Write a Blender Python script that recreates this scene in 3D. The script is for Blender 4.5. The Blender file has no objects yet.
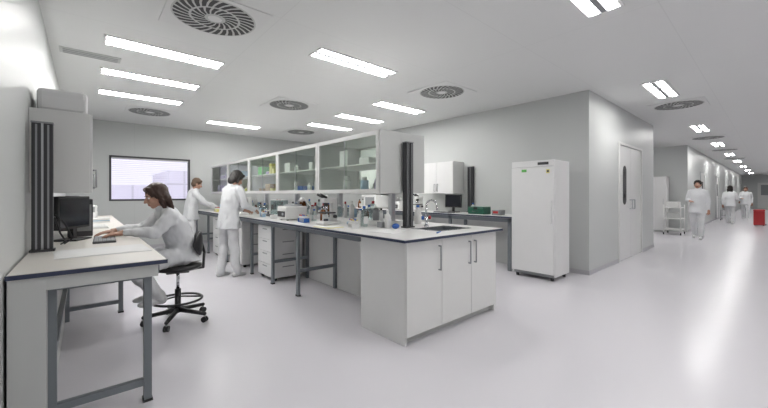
import bpy, bmesh, math, random
from mathutils import Vector, Matrix, noise
random.seed(4)
S = bpy.context.scene
try:
    S.view_settings.view_transform = 'Standard'
    S.view_settings.look = 'None'
except Exception: pass

# ------------------------------------------------------------------ materials
def mat(name, col, rough=0.5, metal=0.0, var=0.02, scale=6.0, bump=0.0, emit=None, es=0.0, spec=0.5, bscale=40):
    m = bpy.data.materials.new(name); m.use_nodes = True
    nt = m.node_tree; b = nt.nodes['Principled BSDF']
    b.inputs['Roughness'].default_value = rough
    b.inputs['Metallic'].default_value = metal
    b.inputs['Specular IOR Level'].default_value = spec
    tc = nt.nodes.new('ShaderNodeTexCoord')
    nz = nt.nodes.new('ShaderNodeTexNoise'); nz.inputs['Scale'].default_value = scale; nz.inputs['Detail'].default_value = 3
    nt.links.new(tc.outputs['Object'], nz.inputs['Vector'])
    mx = nt.nodes.new('ShaderNodeMix'); mx.data_type = 'RGBA'
    lo = [max(0, c*(1-var)) for c in col]+[1]; hi = [min(1, c*(1+var)) for c in col]+[1]
    mx.inputs['A'].default_value = lo; mx.inputs['B'].default_value = hi
    nt.links.new(nz.outputs['Fac'], mx.inputs['Factor'])
    nt.links.new(mx.outputs['Result'], b.inputs['Base Color'])
    if bump > 0:
        n2 = nt.nodes.new('ShaderNodeTexNoise'); n2.inputs['Scale'].default_value = bscale
        nt.links.new(tc.outputs['Object'], n2.inputs['Vector'])
        bp = nt.nodes.new('ShaderNodeBump'); bp.inputs['Strength'].default_value = bump; bp.inputs['Distance'].default_value = 0.01
        nt.links.new(n2.outputs['Fac'], bp.inputs['Height']); nt.links.new(bp.outputs['Normal'], b.inputs['Normal'])
    if emit:
        b.inputs['Emission Color'].default_value = list(emit)+[1]
        b.inputs['Emission Strength'].default_value = es
    return m

def glassmat(name, tint, refl=0.05):
    m = bpy.data.materials.new(name); m.use_nodes = True
    nt = m.node_tree; nt.nodes.clear()
    o = nt.nodes.new('ShaderNodeOutputMaterial'); mx = nt.nodes.new('ShaderNodeMixShader')
    t = nt.nodes.new('ShaderNodeBsdfTransparent'); t.inputs['Color'].default_value = (*tint, 1)
    g = nt.nodes.new('ShaderNodeBsdfGlossy'); g.inputs['Roughness'].default_value = 0.03
    f = nt.nodes.new('ShaderNodeLayerWeight'); f.inputs['Blend'].default_value = 0.5
    p = nt.nodes.new('ShaderNodeMath'); p.operation = 'POWER'; p.inputs[1].default_value = 4.0
    a = nt.nodes.new('ShaderNodeMath'); a.operation = 'MULTIPLY_ADD'; a.inputs[1].default_value = 0.45; a.inputs[2].default_value = refl
    nt.links.new(f.outputs['Facing'], p.inputs[0]); nt.links.new(p.outputs[0], a.inputs[0]); nt.links.new(a.outputs[0], mx.inputs[0])
    nt.links.new(t.outputs[0], mx.inputs[1]); nt.links.new(g.outputs[0], mx.inputs[2]); nt.links.new(mx.outputs[0], o.inputs[0])
    return m

def panelmat(name, col, rough, sx, sy, w=0.006, dark=0.75, axes=('X', 'Y'), ox=0.2, oy=0.0):
    """surface made of panels with thin sealed joints"""
    m = mat(name, col, rough, var=0.012, scale=1.2)
    nt = m.node_tree; b = nt.nodes['Principled BSDF']
    src = b.inputs['Base Color'].links[0].from_socket
    geo = nt.nodes.new('ShaderNodeNewGeometry'); sp = nt.nodes.new('ShaderNodeSeparateXYZ')
    nt.links.new(geo.outputs['Position'], sp.inputs[0])
    outs = []
    for ax, s, o in ((axes[0], sx, ox), (axes[1], sy, oy)):
        if not s: continue
        a = nt.nodes.new('ShaderNodeMath'); a.operation = 'ADD'; a.inputs[1].default_value = o + 100*s
        nt.links.new(sp.outputs[ax], a.inputs[0])
        mo = nt.nodes.new('ShaderNodeMath'); mo.operation = 'MODULO'; mo.inputs[1].default_value = s
        nt.links.new(a.outputs[0], mo.inputs[0])
        lt = nt.nodes.new('ShaderNodeMath'); lt.operation = 'LESS_THAN'; lt.inputs[1].default_value = w
        nt.links.new(mo.outputs[0], lt.inputs[0]); outs.append(lt.outputs[0])
    s = outs[0]
    if len(outs) > 1:
        mm = nt.nodes.new('ShaderNodeMath'); mm.operation = 'MAXIMUM'
        nt.links.new(outs[0], mm.inputs[0]); nt.links.new(outs[1], mm.inputs[1]); s = mm.outputs[0]
    mx = nt.nodes.new('ShaderNodeMix'); mx.data_type = 'RGBA'
    nt.links.new(s, mx.inputs['Factor']); nt.links.new(src, mx.inputs['A'])
    mx.inputs['B'].default_value = [c*dark for c in col]+[1]
    nt.links.new(mx.outputs['Result'], b.inputs['Base Color'])
    return m

M = {}
M['wall'] = panelmat('wall_panel', (0.57, 0.585, 0.58), 0.42, 1.2, 0, w=0.004, dark=0.86, ox=0.31, oy=0.43)
M['ceil'] = panelmat('ceiling_panel', (0.78, 0.785, 0.78), 0.5, 2.35, 1.21, w=0.008, dark=0.93, ox=0.95, oy=0.55)
M['floor'] = mat('vinyl_floor', (0.68, 0.665, 0.705), 0.25, var=0.02, scale=0.8, bump=0.02, bscale=3)
M['base'] = mat('cove_skirting', (0.50, 0.49, 0.52), 0.5)
M['white'] = mat('white_laminate', (0.74, 0.74, 0.73), 0.38)
M['white2'] = mat('white_enamel', (0.76, 0.76, 0.76), 0.3)
M['lgrey'] = mat('light_grey_laminate', (0.56, 0.57, 0.56), 0.45)
M['mgrey'] = mat('mid_grey_plastic', (0.28, 0.29, 0.30), 0.5)
M['steel'] = mat('grey_painted_steel', (0.20, 0.22, 0.24), 0.4, 0.2)
M['alu'] = mat('aluminium', (0.5, 0.51, 0.53), 0.3, 0.9)
M['chrome'] = mat('chrome', (0.7, 0.71, 0.73), 0.15, 1.0)
M['top'] = mat('bench_top', (0.75, 0.745, 0.73), 0.28, var=0.015)
M['topw'] = mat('bench_top_warm', (0.71, 0.68, 0.635), 0.35, var=0.02)
M['navy'] = mat('navy_edging', (0.03, 0.04, 0.08), 0.4)
M['black'] = mat('black_plastic', (0.018, 0.018, 0.02), 0.4)
M['post'] = mat('anodised_dark_post', (0.045, 0.045, 0.05), 0.4, 0.2)
M['dark'] = mat('dark_grey', (0.05, 0.05, 0.055), 0.5)
M['seam'] = mat('shadow_gap', (0.12, 0.12, 0.12), 0.8)
M['tube'] = mat('lamp_tube', (1, 1, 1), 0.5, emit=(1.0, 0.985, 0.96), es=48.0)
M['lampin'] = mat('lamp_reflector', (0.9, 0.9, 0.9), 0.35, emit=(1, 0.98, 0.96), es=0.3)
M['screen'] = mat('screen_lit', (0.1, 0.12, 0.16), 0.2, emit=(0.25, 0.35, 0.5), es=0.5)
M['screenoff'] = mat('screen_off', (0.012, 0.013, 0.018), 0.12)
M['glass'] = glassmat('cabinet_glass', (0.935, 0.965, 0.94), 0.05)
M['wglass'] = glassmat('window_glass', (0.96, 0.96, 0.98), 0.03)
M['bottle'] = glassmat('bottle_glass', (0.84, 0.90, 0.90), 0.10)
M['amber'] = mat('amber_bottle', (0.15, 0.05, 0.012), 0.15)
M['blue'] = mat('blue_plastic', (0.03, 0.12, 0.42), 0.4)
M['lblue'] = mat('light_blue_plastic', (0.35, 0.5, 0.65), 0.4)
M['green'] = mat('green_plastic', (0.02, 0.11, 0.07), 0.4)
M['lgreen'] = mat('label_green', (0.12, 0.45, 0.1), 0.5)
M['red'] = mat('red_plastic', (0.42, 0.02, 0.025), 0.4)
M['yellow'] = mat('yellow_paper', (0.72, 0.66, 0.24), 0.6)
M['paper'] = mat('paper', (0.78, 0.78, 0.78), 0.7, var=0.02, scale=20)
M['blind'] = mat('blind_slat', (0.80, 0.79, 0.84), 0.5)
M['lilac'] = mat('lilac_box', (0.50, 0.42, 0.64), 0.5)
M['card'] = mat('cardboard', (0.45, 0.33, 0.2), 0.8)
M['coat'] = mat('lab_coat', (0.71, 0.72, 0.74), 0.85, var=0.04, scale=9, bump=0.25, bscale=18)
M['trous'] = mat('white_trousers', (0.67, 0.675, 0.69), 0.85, var=0.04, scale=9, bump=0.25, bscale=18)
M['shoe'] = mat('shoe_white', (0.66, 0.66, 0.67), 0.5)
M['skin'] = mat('skin', (0.46, 0.26, 0.185), 0.5, var=0.05, scale=15)
M['lip'] = mat('lips', (0.34, 0.11, 0.09), 0.45)
M['eye'] = mat('eye_white', (0.72, 0.72, 0.72), 0.2)
M['iris'] = mat('iris', (0.04, 0.025, 0.02), 0.2)
M['hbrown'] = mat('hair_brown', (0.045, 0.020, 0.013), 0.45, var=0.35, scale=60)
M['hblack'] = mat('hair_black', (0.015, 0.011, 0.010), 0.45, var=0.3, scale=60)
M['hgrey'] = mat('hair_dark_blonde', (0.12, 0.075, 0.045), 0.5, var=0.2, scale=60)
M['facade'] = panelmat('facade', (0.84, 0.82, 0.90), 0.6, 1.1, 0.9, w=0.10, dark=0.78, axes=('X', 'Z'))

# ------------------------------------------------------------------ mesh builder
class MB:
    def __init__(s): s.bm = bmesh.new(); s.mats = []
    def mi(s, m):
        m = M[m] if isinstance(m, str) else m
        if m not in s.mats: s.mats.append(m)
        return s.mats.index(m)
    def _tag(s, vs, m, smooth, mtx=None):
        i = s.mi(m)
        if mtx is not None:
            for v in vs: v.co = mtx @ v.co
        fs = set(f for v in vs for f in v.link_faces)
        for f in fs: f.material_index = i; f.smooth = smooth
    def box(s, x0, x1, y0, y1, z0, z1, m='white', bev=0.0, mtx=None):
        r = bmesh.ops.create_cube(s.bm, size=1.0); vs = r['verts']
        for v in vs:
            v.co = Vector(((x0+x1)/2+v.co.x*(x1-x0), (y0+y1)/2+v.co.y*(y1-y0), (z0+z1)/2+v.co.z*(z1-z0)))
        if bev > 0:
            es = list(set(e for v in vs for e in v.link_edges))
            r = bmesh.ops.bevel(s.bm, geom=es, offset=bev, segments=2, affect='EDGES', profile=0.5)
            vs = list(set(r['verts']) | set(v for v in vs if v.is_valid))
        s._tag(vs, m, False, mtx); return s
    def cyl(s, p0, p1, r0, m='steel', r1=None, seg=16, smooth=True):
        p0 = Vector(p0); p1 = Vector(p1); r1 = r0 if r1 is None else r1
        d = p1-p0; L = d.length
        if L < 1e-6: return s
        r = bmesh.ops.create_cone(s.bm, cap_ends=True, cap_tris=False, segments=seg, radius1=r0, radius2=r1, depth=L)
        q = d.to_track_quat('Z', 'Y').to_matrix().to_4x4()
        s._tag(r['verts'], m, smooth, Matrix.Translation((p0+p1)/2) @ q)
        for v in r['verts']:
            for f in v.link_faces:
                if len(f.verts) > 4: f.smooth = False
        return s
    def sph(s, c, r, m='white', seg=16, rot=None):
        if not hasattr(r, '__len__'): r = (r, r, r)
        q = bmesh.ops.create_uvsphere(s.bm, u_segments=seg, v_segments=max(8, seg//2+2), radius=1.0)
        mt = Matrix.Translation(Vector(c)) @ (rot.to_4x4() if rot else Matrix.Identity(4)) @ Matrix.Diagonal((*r, 1))
        s._tag(q['verts'], m, True, mt); return s
    def tube(s, pts, r, m='steel', seg=12):
        for a, b in zip(pts[:-1], pts[1:]): s.cyl(a, b, r, m, seg=seg)
        for p in pts[1:-1]: s.sph(p, r, m, seg=seg)
        return s
    def cap(s, p0, p1, r0, r1, m='white', seg=16):
        s.cyl(p0, p1, r0, m, r1=r1, seg=seg); s.sph(p0, r0, m, seg); s.sph(p1, r1, m, seg); return s
    def lathe(s, prof, c=(0, 0, 0), m='white', seg=24, smooth=True):
        i = s.mi(m); c = Vector(c); rings = []
        for r, z in prof:
            rings.append([s.bm.verts.new(c+Vector((max(r, 1e-4)*math.cos(a*2*math.pi/seg), max(r, 1e-4)*math.sin(a*2*math.pi/seg), z))) for a in range(seg)])
        for a, b in zip(rings[:-1], rings[1:]):
            for k in range(seg):
                f = s.bm.faces.new((a[k], a[(k+1) % seg], b[(k+1) % seg], b[k])); f.material_index = i; f.smooth = smooth
        return s
    def torus(s, c, R, r, m='chrome', seg=36, sc=10):
        i = s.mi(m); c = Vector(c); rings = []
        for a in range(seg):
            t = a*2*math.pi/seg
            rings.append([s.bm.verts.new(c+Vector(((R+r*math.cos(u*2*math.pi/sc))*math.cos(t), (R+r*math.cos(u*2*math.pi/sc))*math.sin(t), r*math.sin(u*2*math.pi/sc)))) for u in range(sc)])
        for a in range(seg):
            A = rings[a]; B = rings[(a+1) % seg]
            for k in range(sc):
                f = s.bm.faces.new((A[k], B[k], B[(k+1) % sc], A[(k+1) % sc])); f.material_index = i; f.smooth = True
        return s
    def loft(s, rings, m='white', seg=24):
        """rings: (center, xaxis*a, yaxis*b)"""
        i = s.mi(m); R = []
        for c, A, B in rings:
            R.append([s.bm.verts.new(Vector(c)+A*math.cos(k*2*math.pi/seg)+B*math.sin(k*2*math.pi/seg)) for k in range(seg)])
        for a, b in zip(R[:-1], R[1:]):
            for k in range(seg):
                f = s.bm.faces.new((a[k], a[(k+1) % seg], b[(k+1) % seg], b[k])); f.material_index = i; f.smooth = True
        f = s.bm.faces.new(list(reversed(R[0]))); f.material_index = i
        f = s.bm.faces.new(R[-1]); f.material_index = i
        return s
    def obj(s, name, loc=(0, 0, 0), rz=0.0, parent=None):
        me = bpy.data.meshes.new(name)
        bmesh.ops.recalc_face_normals(s.bm, faces=s.bm.faces[:])
        s.bm.to_mesh(me); s.bm.free()
        for m in s.mats: me.materials.append(m)
        o = bpy.data.objects.new(name, me); S.collection.objects.link(o)
        o.location = loc; o.rotation_euler = (0, 0, rz)
        if parent: o.parent = parent
        return o

def empty(name, loc, rz=0):
    e = bpy.data.objects.new(name, None); S.collection.objects.link(e)
    e.location = loc; e.rotation_euler = (0, 0, rz); e.empty_display_size = 0.1
    return e

def fuse(mb, name, voxel, smooth, parent, matfn=None, fold=0.0, fscale=9.0, rot=None):
    me = bpy.data.meshes.new('tmp'); mb.bm.normal_update()
    bmesh.ops.recalc_face_normals(mb.bm, faces=mb.bm.faces[:])
    mb.bm.to_mesh(me); mb.bm.free()
    t = bpy.data.objects.new('tmp', me); S.collection.objects.link(t)
    r = t.modifiers.new('r', 'REMESH'); r.mode = 'VOXEL'; r.voxel_size = voxel
    if smooth:
        sm = t.modifiers.new('s', 'SMOOTH'); sm.factor = 0.5; sm.iterations = smooth
    dg = bpy.context.evaluated_depsgraph_get()
    nm = bpy.data.meshes.new_from_object(t.evaluated_get(dg)); nm.name = name
    bpy.data.objects.remove(t); bpy.data.meshes.remove(me)
    nm.materials.clear()
    for m in mb.mats: nm.materials.append(m)
    if fold > 0:
        ns = [v.normal.copy() for v in nm.vertices]
        for v, n in zip(nm.vertices, ns):
            p = v.co*fscale; q = Vector((p.x, p.y, p.z*0.55))
            v.co += n*fold*(noise.noise(q)+0.5*noise.noise(q*2.3))
    for p in nm.polygons:
        p.use_smooth = True
        p.material_index = matfn(p.center) if matfn else 0
    o = bpy.data.objects.new(name, nm); S.collection.objects.link(o); o.parent = parent
    return o

# ------------------------------------------------------------------ room shell
H = 2.97
XL, XR, YN = -0.30, 6.08, 10.0
CY = 1.96
XE, YS = 45.0, -5.0
MB().box(XL-0.15, XE+0.15, YS-0.15, YN+0.15, -0.12, 0, 'floor').obj('floor')
MB().box(XL-0.15, XE+0.15, YS-0.15, YN+0.15, H, H+0.12, 'ceil').obj('ceiling')
MB().box(XL-0.15, XL, YS-0.15, YN+0.15, 0, H, 'wall').obj('wall_west')
wx0, wx1, wz0, wz1 = 0.42, 2.06, 1.14, 2.19
w = MB()
w.box(XL, wx0, YN, YN+0.15, 0, H, 'wall').box(wx1, XE, YN, YN+0.15, 0, H, 'wall')
w.box(wx0, wx1, YN, YN+0.15, 0, wz0, 'wall').box(wx0, wx1, YN, YN+0.15, wz1, H, 'wall')
w.obj('wall_north')
MB().box(XR, XR+0.12, CY, YN, 0, H, 'wall').obj('wall_east')
dx0, dx1, dz = 7.65, 9.35, 2.30
w = MB()
w.box(XR+0.12, dx0, CY, CY+0.12, 0, H, 'wall').box(dx1, 10.5, CY, CY+0.12, 0, H, 'wall').box(dx0, dx1, CY, CY+0.12, dz, H, 'wall')
w.obj('wall_corridor')
MB().box(10.38, 10.5, CY+0.12, 5.0, 0, H, 'wall').obj('wall_recess_west')
MB().box(10.38, 15.62, 5.0, 5.12, 0, H, 'wall').obj('wall_recess_north')
MB().box(15.5, 15.62, CY, 5.0, 0, H, 'wall').obj('wall_recess_east')
MB().box(15.62, XE, CY, CY+0.12, 0, H, 'wall').obj('wall_corridor_far')
MB().box(XL, XE, YS-0.15, YS, 0, H, 'wall').obj('wall_south')
MB().box(XE, XE+0.15, YS, YN, 0, H, 'wall').obj('wall_far_end')
# skirtings
MB().box(XR-0.012, XR, CY-0.012, YN, 0, 0.07, 'base').box(XR, dx0-0.05, CY-0.012, CY, 0, 0.07, 'base').obj('baseboard_east')
MB().box(dx1+0.05, 10.5, CY-0.012, CY, 0, 0.07, 'base').obj('baseboard_corridor')
MB().box(XL, XR-0.012, YN-0.012, YN, 0, 0.07, 'base').obj('baseboard_north')
MB().box(XL, XL+0.012, YS, YN-0.012, 0, 0.07, 'base').obj('baseboard_west')
MB().box(15.62, XE, CY-0.012, CY, 0, 0.07, 'base').obj('baseboard_corridor_far')
# window with open venetian blind
w = MB(); t = 0.04
w.box(wx0, wx0+t, YN-0.015, YN+0.1, wz0, wz1, 'dark').box(wx1-t, wx1, YN-0.015, YN+0.1, wz0, wz1, 'dark')
w.box(wx0+t, wx1-t, YN-0.015, YN+0.1, wz0, wz0+t, 'dark').box(wx0+t, wx1-t, YN-0.015, YN+0.1, wz1-t, wz1, 'dark')
w.box(wx0+t, wx1-t, YN+0.05, YN+0.056, wz0+t, wz1-t, 'wglass')
z = wz0+t+0.03
while z < wz1-t-0.02:
    w.box(wx0+t+0.01, wx1-t-0.01, YN+0.012, YN+0.036, z, z+0.006, 'blind'); z += 0.045
w.box(wx0+t+0.005, wx1-t-0.005, YN+0.008, YN+0.040, wz1-t-0.03, wz1-t, 'blind')
w.obj('window_1')
b = MB()
b.box(-14, 3, 24, 30, -3, 1.8, 'facade').box(3.5, 9, 22, 28, -3, 2.6, 'facade').box(-30, -14.5, 27, 33, -3, 4.0, 'facade')
b.obj('neighbouring_building')
# corridor double door
d = MB(); yc = CY
for a, bb in ((dx0, dx0+0.05), (dx1-0.05, dx1)): d.box(a, bb, yc-0.02, yc+0.13, 0, dz, 'white')
d.box(dx0+0.05, dx1-0.05, yc-0.02, yc+0.13, dz-0.05, dz, 'white')
mid = (dx0+dx1)/2
for k, (a, bb) in enumerate(((dx0+0.055, mid-0.006), (mid+0.006, dx1-0.055))):
    d.box(a, bb, yc+0.0, yc+0.045, 0.008, dz-0.055, 'white2', 0.003)
    if k == 0:
        c = (a+bb)/2-0.05
        d.box(c-0.11, c+0.11, yc-0.006, yc, 1.2, 1.75, 'dark')
        for zz in (1.2, 1.75): d.cyl((c, yc-0.006, zz), (c, yc-0.0005, zz), 0.11, 'dark', seg=24)
    hx = bb-0.08 if k == 0 else a+0.08
    d.tube([(hx, yc, 1.0), (hx, yc-0.05, 1.0), (hx, yc-0.05, 1.18), (hx, yc, 1.18)], 0.010, 'alu')
d.obj('door_1')
for k, x in enumerate((18.5, 24.0, 31.0)):
    d = MB(); d.box(x, x+0.05, CY-0.02, CY-0.001, 0, 2.2, 'alu').box(x+1.0, x+1.05, CY-0.02, CY-0.001, 0, 2.2, 'alu').box(x, x+1.05, CY-0.02, CY-0.001, 2.15, 2.2, 'alu')
    d.box(x+0.05, x+1.0, CY-0.012, CY-0.001, 0.01, 2.15, 'white'); d.box(x+0.35, x+0.7, CY-0.016, CY-0.011, 1.2, 1.8, 'dark')
    d.cyl((x+0.9, CY-0.012, 1.05), (x+0.9, CY-0.06, 1.05), 0.01, 'alu').cyl((x+0.9, CY-0.06, 1.05), (x+0.78, CY-0.06, 1.05), 0.01, 'alu')
    d.obj('door_%d' % (k+2))
d = MB(); d.box(XE-0.03, XE-0.001, -1.8, 1.0, 0.01, 2.3, 'white').box(XE-0.04, XE-0.029, -1.6, -0.5, 1.2, 2.1, 'mgrey').box(XE-0.04, XE-0.029, -0.3, 0.8, 1.2, 2.1, 'mgrey'); d.obj('door_5')
b = MB(); b.lathe([(0, 0), (0.08, 0), (0.085, 0.02), (0.085, 0.42), (0.06, 0.49), (0.02, 0.52), (0, 0.52)], m='red').cyl((0, 0, 0.52), (0, 0, 0.57), 0.02, 'black').tube([(0, 0, 0.55), (-0.07, -0.02, 0.56), (-0.1, -0.02, 0.3)], 0.012, 'black').box(-0.03, 0.03, 0.06, 0.10, 0.2, 0.3, 'mgrey'); b.obj('fire_extinguisher', (17.6, CY-0.10, 0.75))
b = MB(); b.box(-0.2, 0.2, -0.16, 0.16, 0.02, 0.6, 'red', 0.02).box(-0.21, 0.21, -0.17, 0.17, 0.6, 0.66, 'red', 0.02).box(-0.05, 0.05, -0.2, -0.165, 0.02, 0.06, 'black')
for sx in (-.15, .15):
    for sy in (-.12, .12): b.cyl((sx, sy, 0), (sx, sy, 0.03), 0.02, 'black')
b.obj('red_waste_bin', (21.0, 0.42, 0))

# ------------------------------------------------------------------ ceiling fittings
def lamp(x, y, L=1.2, W=0.30):
    b = MB(); z = H
    b.box(-L/2, L/2, -W/2, -W/2+0.02, -0.012, 0, 'white2').box(-L/2, L/2, W/2-0.02, W/2, -0.012, 0, 'white2')
    b.box(-L/2, -L/2+0.02, -W/2+0.02, W/2-0.02, -0.012, 0, 'white2').box(L/2-0.02, L/2, -W/2+0.02, W/2-0.02, -0.012, 0, 'white2')
    b.box(-L/2+0.02, L/2-0.02, -W/2+0.02, W/2-0.02, -0.003, 0, 'lampin')
    for s in (-1, 1):
        b.box(-L/2+0.03, L/2-0.03, s*0.075-0.033, s*0.075+0.033, -0.009, -0.003, 'tube')
    b.box(-L/2+0.03, L/2-0.03, -0.024, 0.024, -0.016, -0.003, 'mgrey')
    b.obj('recessed_ceiling_light', (x, y, z-0.0005))
for x, y in ((0.75, 4.75), (0.75, 5.97), (0.75, 7.2), (2.62, 3.54), (2.72, 8.6), (4.6, 4.79), (4.6, 6.05), (4.6, 7.28),
             (2.98, 1.02), (6.95, 1.2), (11.8, 1.25), (16.0, 1.25), (20.5, 1.25), (25, 1.25), (30, 1.25), (35, 1.25), (40, 1.25),
             (0.95, -0.9), (5.0, -1.6), (9.4, -1.6), (14, -1.6), (18, -1.6), (22, -1.6), (26, -1.6), (31, -1.6), (36, -1.6), (41, -1.6), (2.5, -3.6), (12.9, 3.4)):  # lamps at negative Y are out of view, added to brighten corridor and room
    lamp(x, y)
def swirl(x, y):
    b = MB(); h = 0.40
    b.box(-h, h, -h, h, -0.008, 0, 'white2', 0.002)
    b.cyl((0, 0, -0.0095), (0, 0, -0.008), 0.36, 'lgrey', seg=48)
    n = 28
    i = b.mi('black')
    for r0, r1, tw in ((0.09, 0.20, 0.35), (0.22, 0.345, 0.22)):
        nn = n if r0 > 0.2 else 18
        for k in range(nn):
            a = k*2*math.pi/nn; pts = []
            for r, t in ((r0, 0), ((r0+r1)/2, tw*0.5), (r1, tw)):
                pts.append((r, a+t))
            wd = 0.66*2*math.pi/nn/2
            L = [b.bm.verts.new((r*math.cos(t-wd), r*math.sin(t-wd), -0.0105)) for r, t in pts]
            R = [b.bm.verts.new((r*math.cos(t+wd), r*math.sin(t+wd), -0.0105)) for r, t in pts]
            for q in range(2):
                f = b.bm.faces.new((L[q], L[q+1], R[q+1], R[q])); f.material_index = i
    b.cyl((0, 0, -0.014), (0, 0, -0.0095), 0.06, 'white2', seg=24)
    b.obj('swirl_air_diffuser', (x, y, H-0.0005))
for x, y in ((0.93, 3.49), (2.89, 6.0), (4.40, 3.59), (1.0, 8.37), (4.38, 8.39), (8.38, 1.19), (13.9, 1.3), (18.2, 1.25), (23, 1.25)):
    swirl(x, y)
g = MB(); g.box(-0.28, 0.28, -0.1, 0.1, -0.008, 0, 'lgrey', 0.002)
for k in range(6): g.box(-0.25, 0.25, -0.085+k*0.03, -0.07+k*0.03, -0.011, -0.008, 'mgrey' if k % 2 else 'lgrey')
g.obj('ceiling_vent_grille', (0.06, 5.40, H-0.0005))

# ------------------------------------------------------------------ island bench
TZ = 0.92; IX0, IX1, IY0, IY1 = 1.98, 3.50, 2.0, 9.4
b = MB()
def slab(b, x0, x1, y0, y1, z, m, th=0.03, e=0.006, edges='xXyY'):
    b.box(x0, x1, y0, y1, z-th, z, m)
    if 'y' in edges: b.box(x0-e, x1+e, y0-e, y0, z-th+0.004, z-0.003, 'navy')
    if 'Y' in edges: b.box(x0-e, x1+e, y1, y1+e, z-th+0.004, z-0.003, 'navy')
    if 'x' in edges: b.box(x0-e, x0, y0, y1, z-th+0.004, z-0.003, 'navy')
    if 'X' in edges: b.box(x1, x1+e, y0, y1, z-th+0.004, z-0.003, 'navy')
sx0, sx1, sy0, sy1 = 2.70, 3.22, 2.24, 2.60
slab(b, IX0, sx0, IY0, IY1, TZ, 'top', edges='')
slab(b, sx1, IX1, IY0, IY1, TZ, 'top', edges='')
slab(b, sx0, sx1, IY0, sy0, TZ, 'top', edges='')
slab(b, sx0, sx1, sy1, IY1, TZ, 'top', edges='')
e = 0.006; ez0, ez1 = TZ-0.026, TZ-0.004
b.box(IX0-e, IX1+e, IY0-e, IY0, ez0, ez1, 'navy').box(IX0-e, IX1+e, IY1, IY1+e, ez0, ez1, 'navy')
b.box(IX0-e, IX0, IY0, IY1, ez0, ez1, 'navy').box(IX1, IX1+e, IY0, IY1, ez0, ez1, 'navy')
# service spine
b.box(2.62, 2.88, 2.72, 9.3, 0.0, TZ-0.03, 'white')
b.box(2.62, 2.88, 2.95, 9.3, TZ, TZ+0.06, 'white')
# aprons
b.box(2.03, 2.06, 2.70, 9.3, TZ-0.09, TZ-0.03, 'steel').box(3.42, 3.45, 2.70, 9.3, TZ-0.09, TZ-0.03, 'steel')
for yy in (3.35, 4.0, 4.78, 5.6, 6.9, 8.2, 9.25):
    for x0, x1 in ((2.03, 2.62), (2.88, 3.45)):
        lx = x0 if x0 < 2.5 else x1-0.035
        rx = 2.585 if x0 < 2.5 else 2.88
        if not (yy == 3.35 and x0 < 2.5):
            b.box(lx, lx+0.035, yy-0.025, yy+0.025, 0.02, TZ-0.03, 'steel').box(lx-0.005, lx+0.04, yy-0.03, yy+0.03, 0, 0.02, 'black')
            b.box(min(lx, rx), max(lx, rx)+0.035, yy-0.02, yy+0.02, 0.30, 0.34, 'steel')
        b.box(rx, rx+0.035, yy-0.025, yy+0.025, 0, TZ-0.03, 'steel')
        b.box(min(lx, rx), max(lx, rx)+0.035, yy-0.02, yy+0.02, TZ-0.09, TZ-0.05, 'steel')
b.obj('island_lab_bench')
# sink
b = MB(); zt = TZ+0.003
b.box(sx0-0.02, sx0+0.02, sy0-0.02, sy1+0.02, TZ+0.0005, zt, 'chrome').box(sx1-0.02, sx1+0.02, sy0-0.02, sy1+0.02, TZ+0.0005, zt, 'chrome')
b.box(sx0+0.02, sx1-0.02, sy0-0.02, sy0+0.02, TZ+0.0005, zt, 'chrome').box(sx0+0.02, sx1-0.02, sy1-0.02, sy1+0.02, TZ+0.0005, zt, 'chrome')
b.box(sx0+0.001, sx1-0.001, sy0+0.001, sy1-0.001, TZ-0.22, TZ-0.21, 'steel')
b.box(sx0+0.001, sx0+0.006, sy0+0.001, sy1-0.001, TZ-0.21, TZ, 'steel').box(sx1-0.006, sx1-0.001, sy0+0.001, sy1-0.001, TZ-0.21, TZ, 'steel')
b.box(sx0+0.006, sx1-0.006, sy0+0.001, sy0+0.006, TZ-0.21, TZ, 'steel').box(sx0+0.006, sx1-0.006, sy1-0.006, sy1-0.001, TZ-0.21, TZ, 'steel')
b.cyl((2.96, 2.42, TZ-0.21), (2.96, 2.42, TZ-0.205), 0.035, 'dark')
b.obj('laboratory_sink')
b = MB(); b.cyl((0, 0, 0), (0, 0, 0.02), 0.028, 'chrome').cyl((0, 0, 0.02), (0, 0, 0.12), 0.017, 'chrome')
pts = [(0, 0, 0.12), (0, 0, 0.24)]+[(0, -0.08+0.08*math.cos(a), 0.24+0.07*math.sin(a)) for a in [i*math.pi/8 for i in range(1, 9)]]+[(0, -0.16, 0.20)]
b.tube(pts, 0.012, 'chrome')
b.cyl((-0.06, 0, 0.10), (0.06, 0, 0.10), 0.009, 'chrome')
for s in (-1, 1): b.cyl((s*0.06, 0, 0.085), (s*0.06, 0, 0.125), 0.016, 'blue' if s < 0 else 'red')
b.obj('laboratory_tap', (2.98, 2.66, TZ+0.001))
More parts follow.
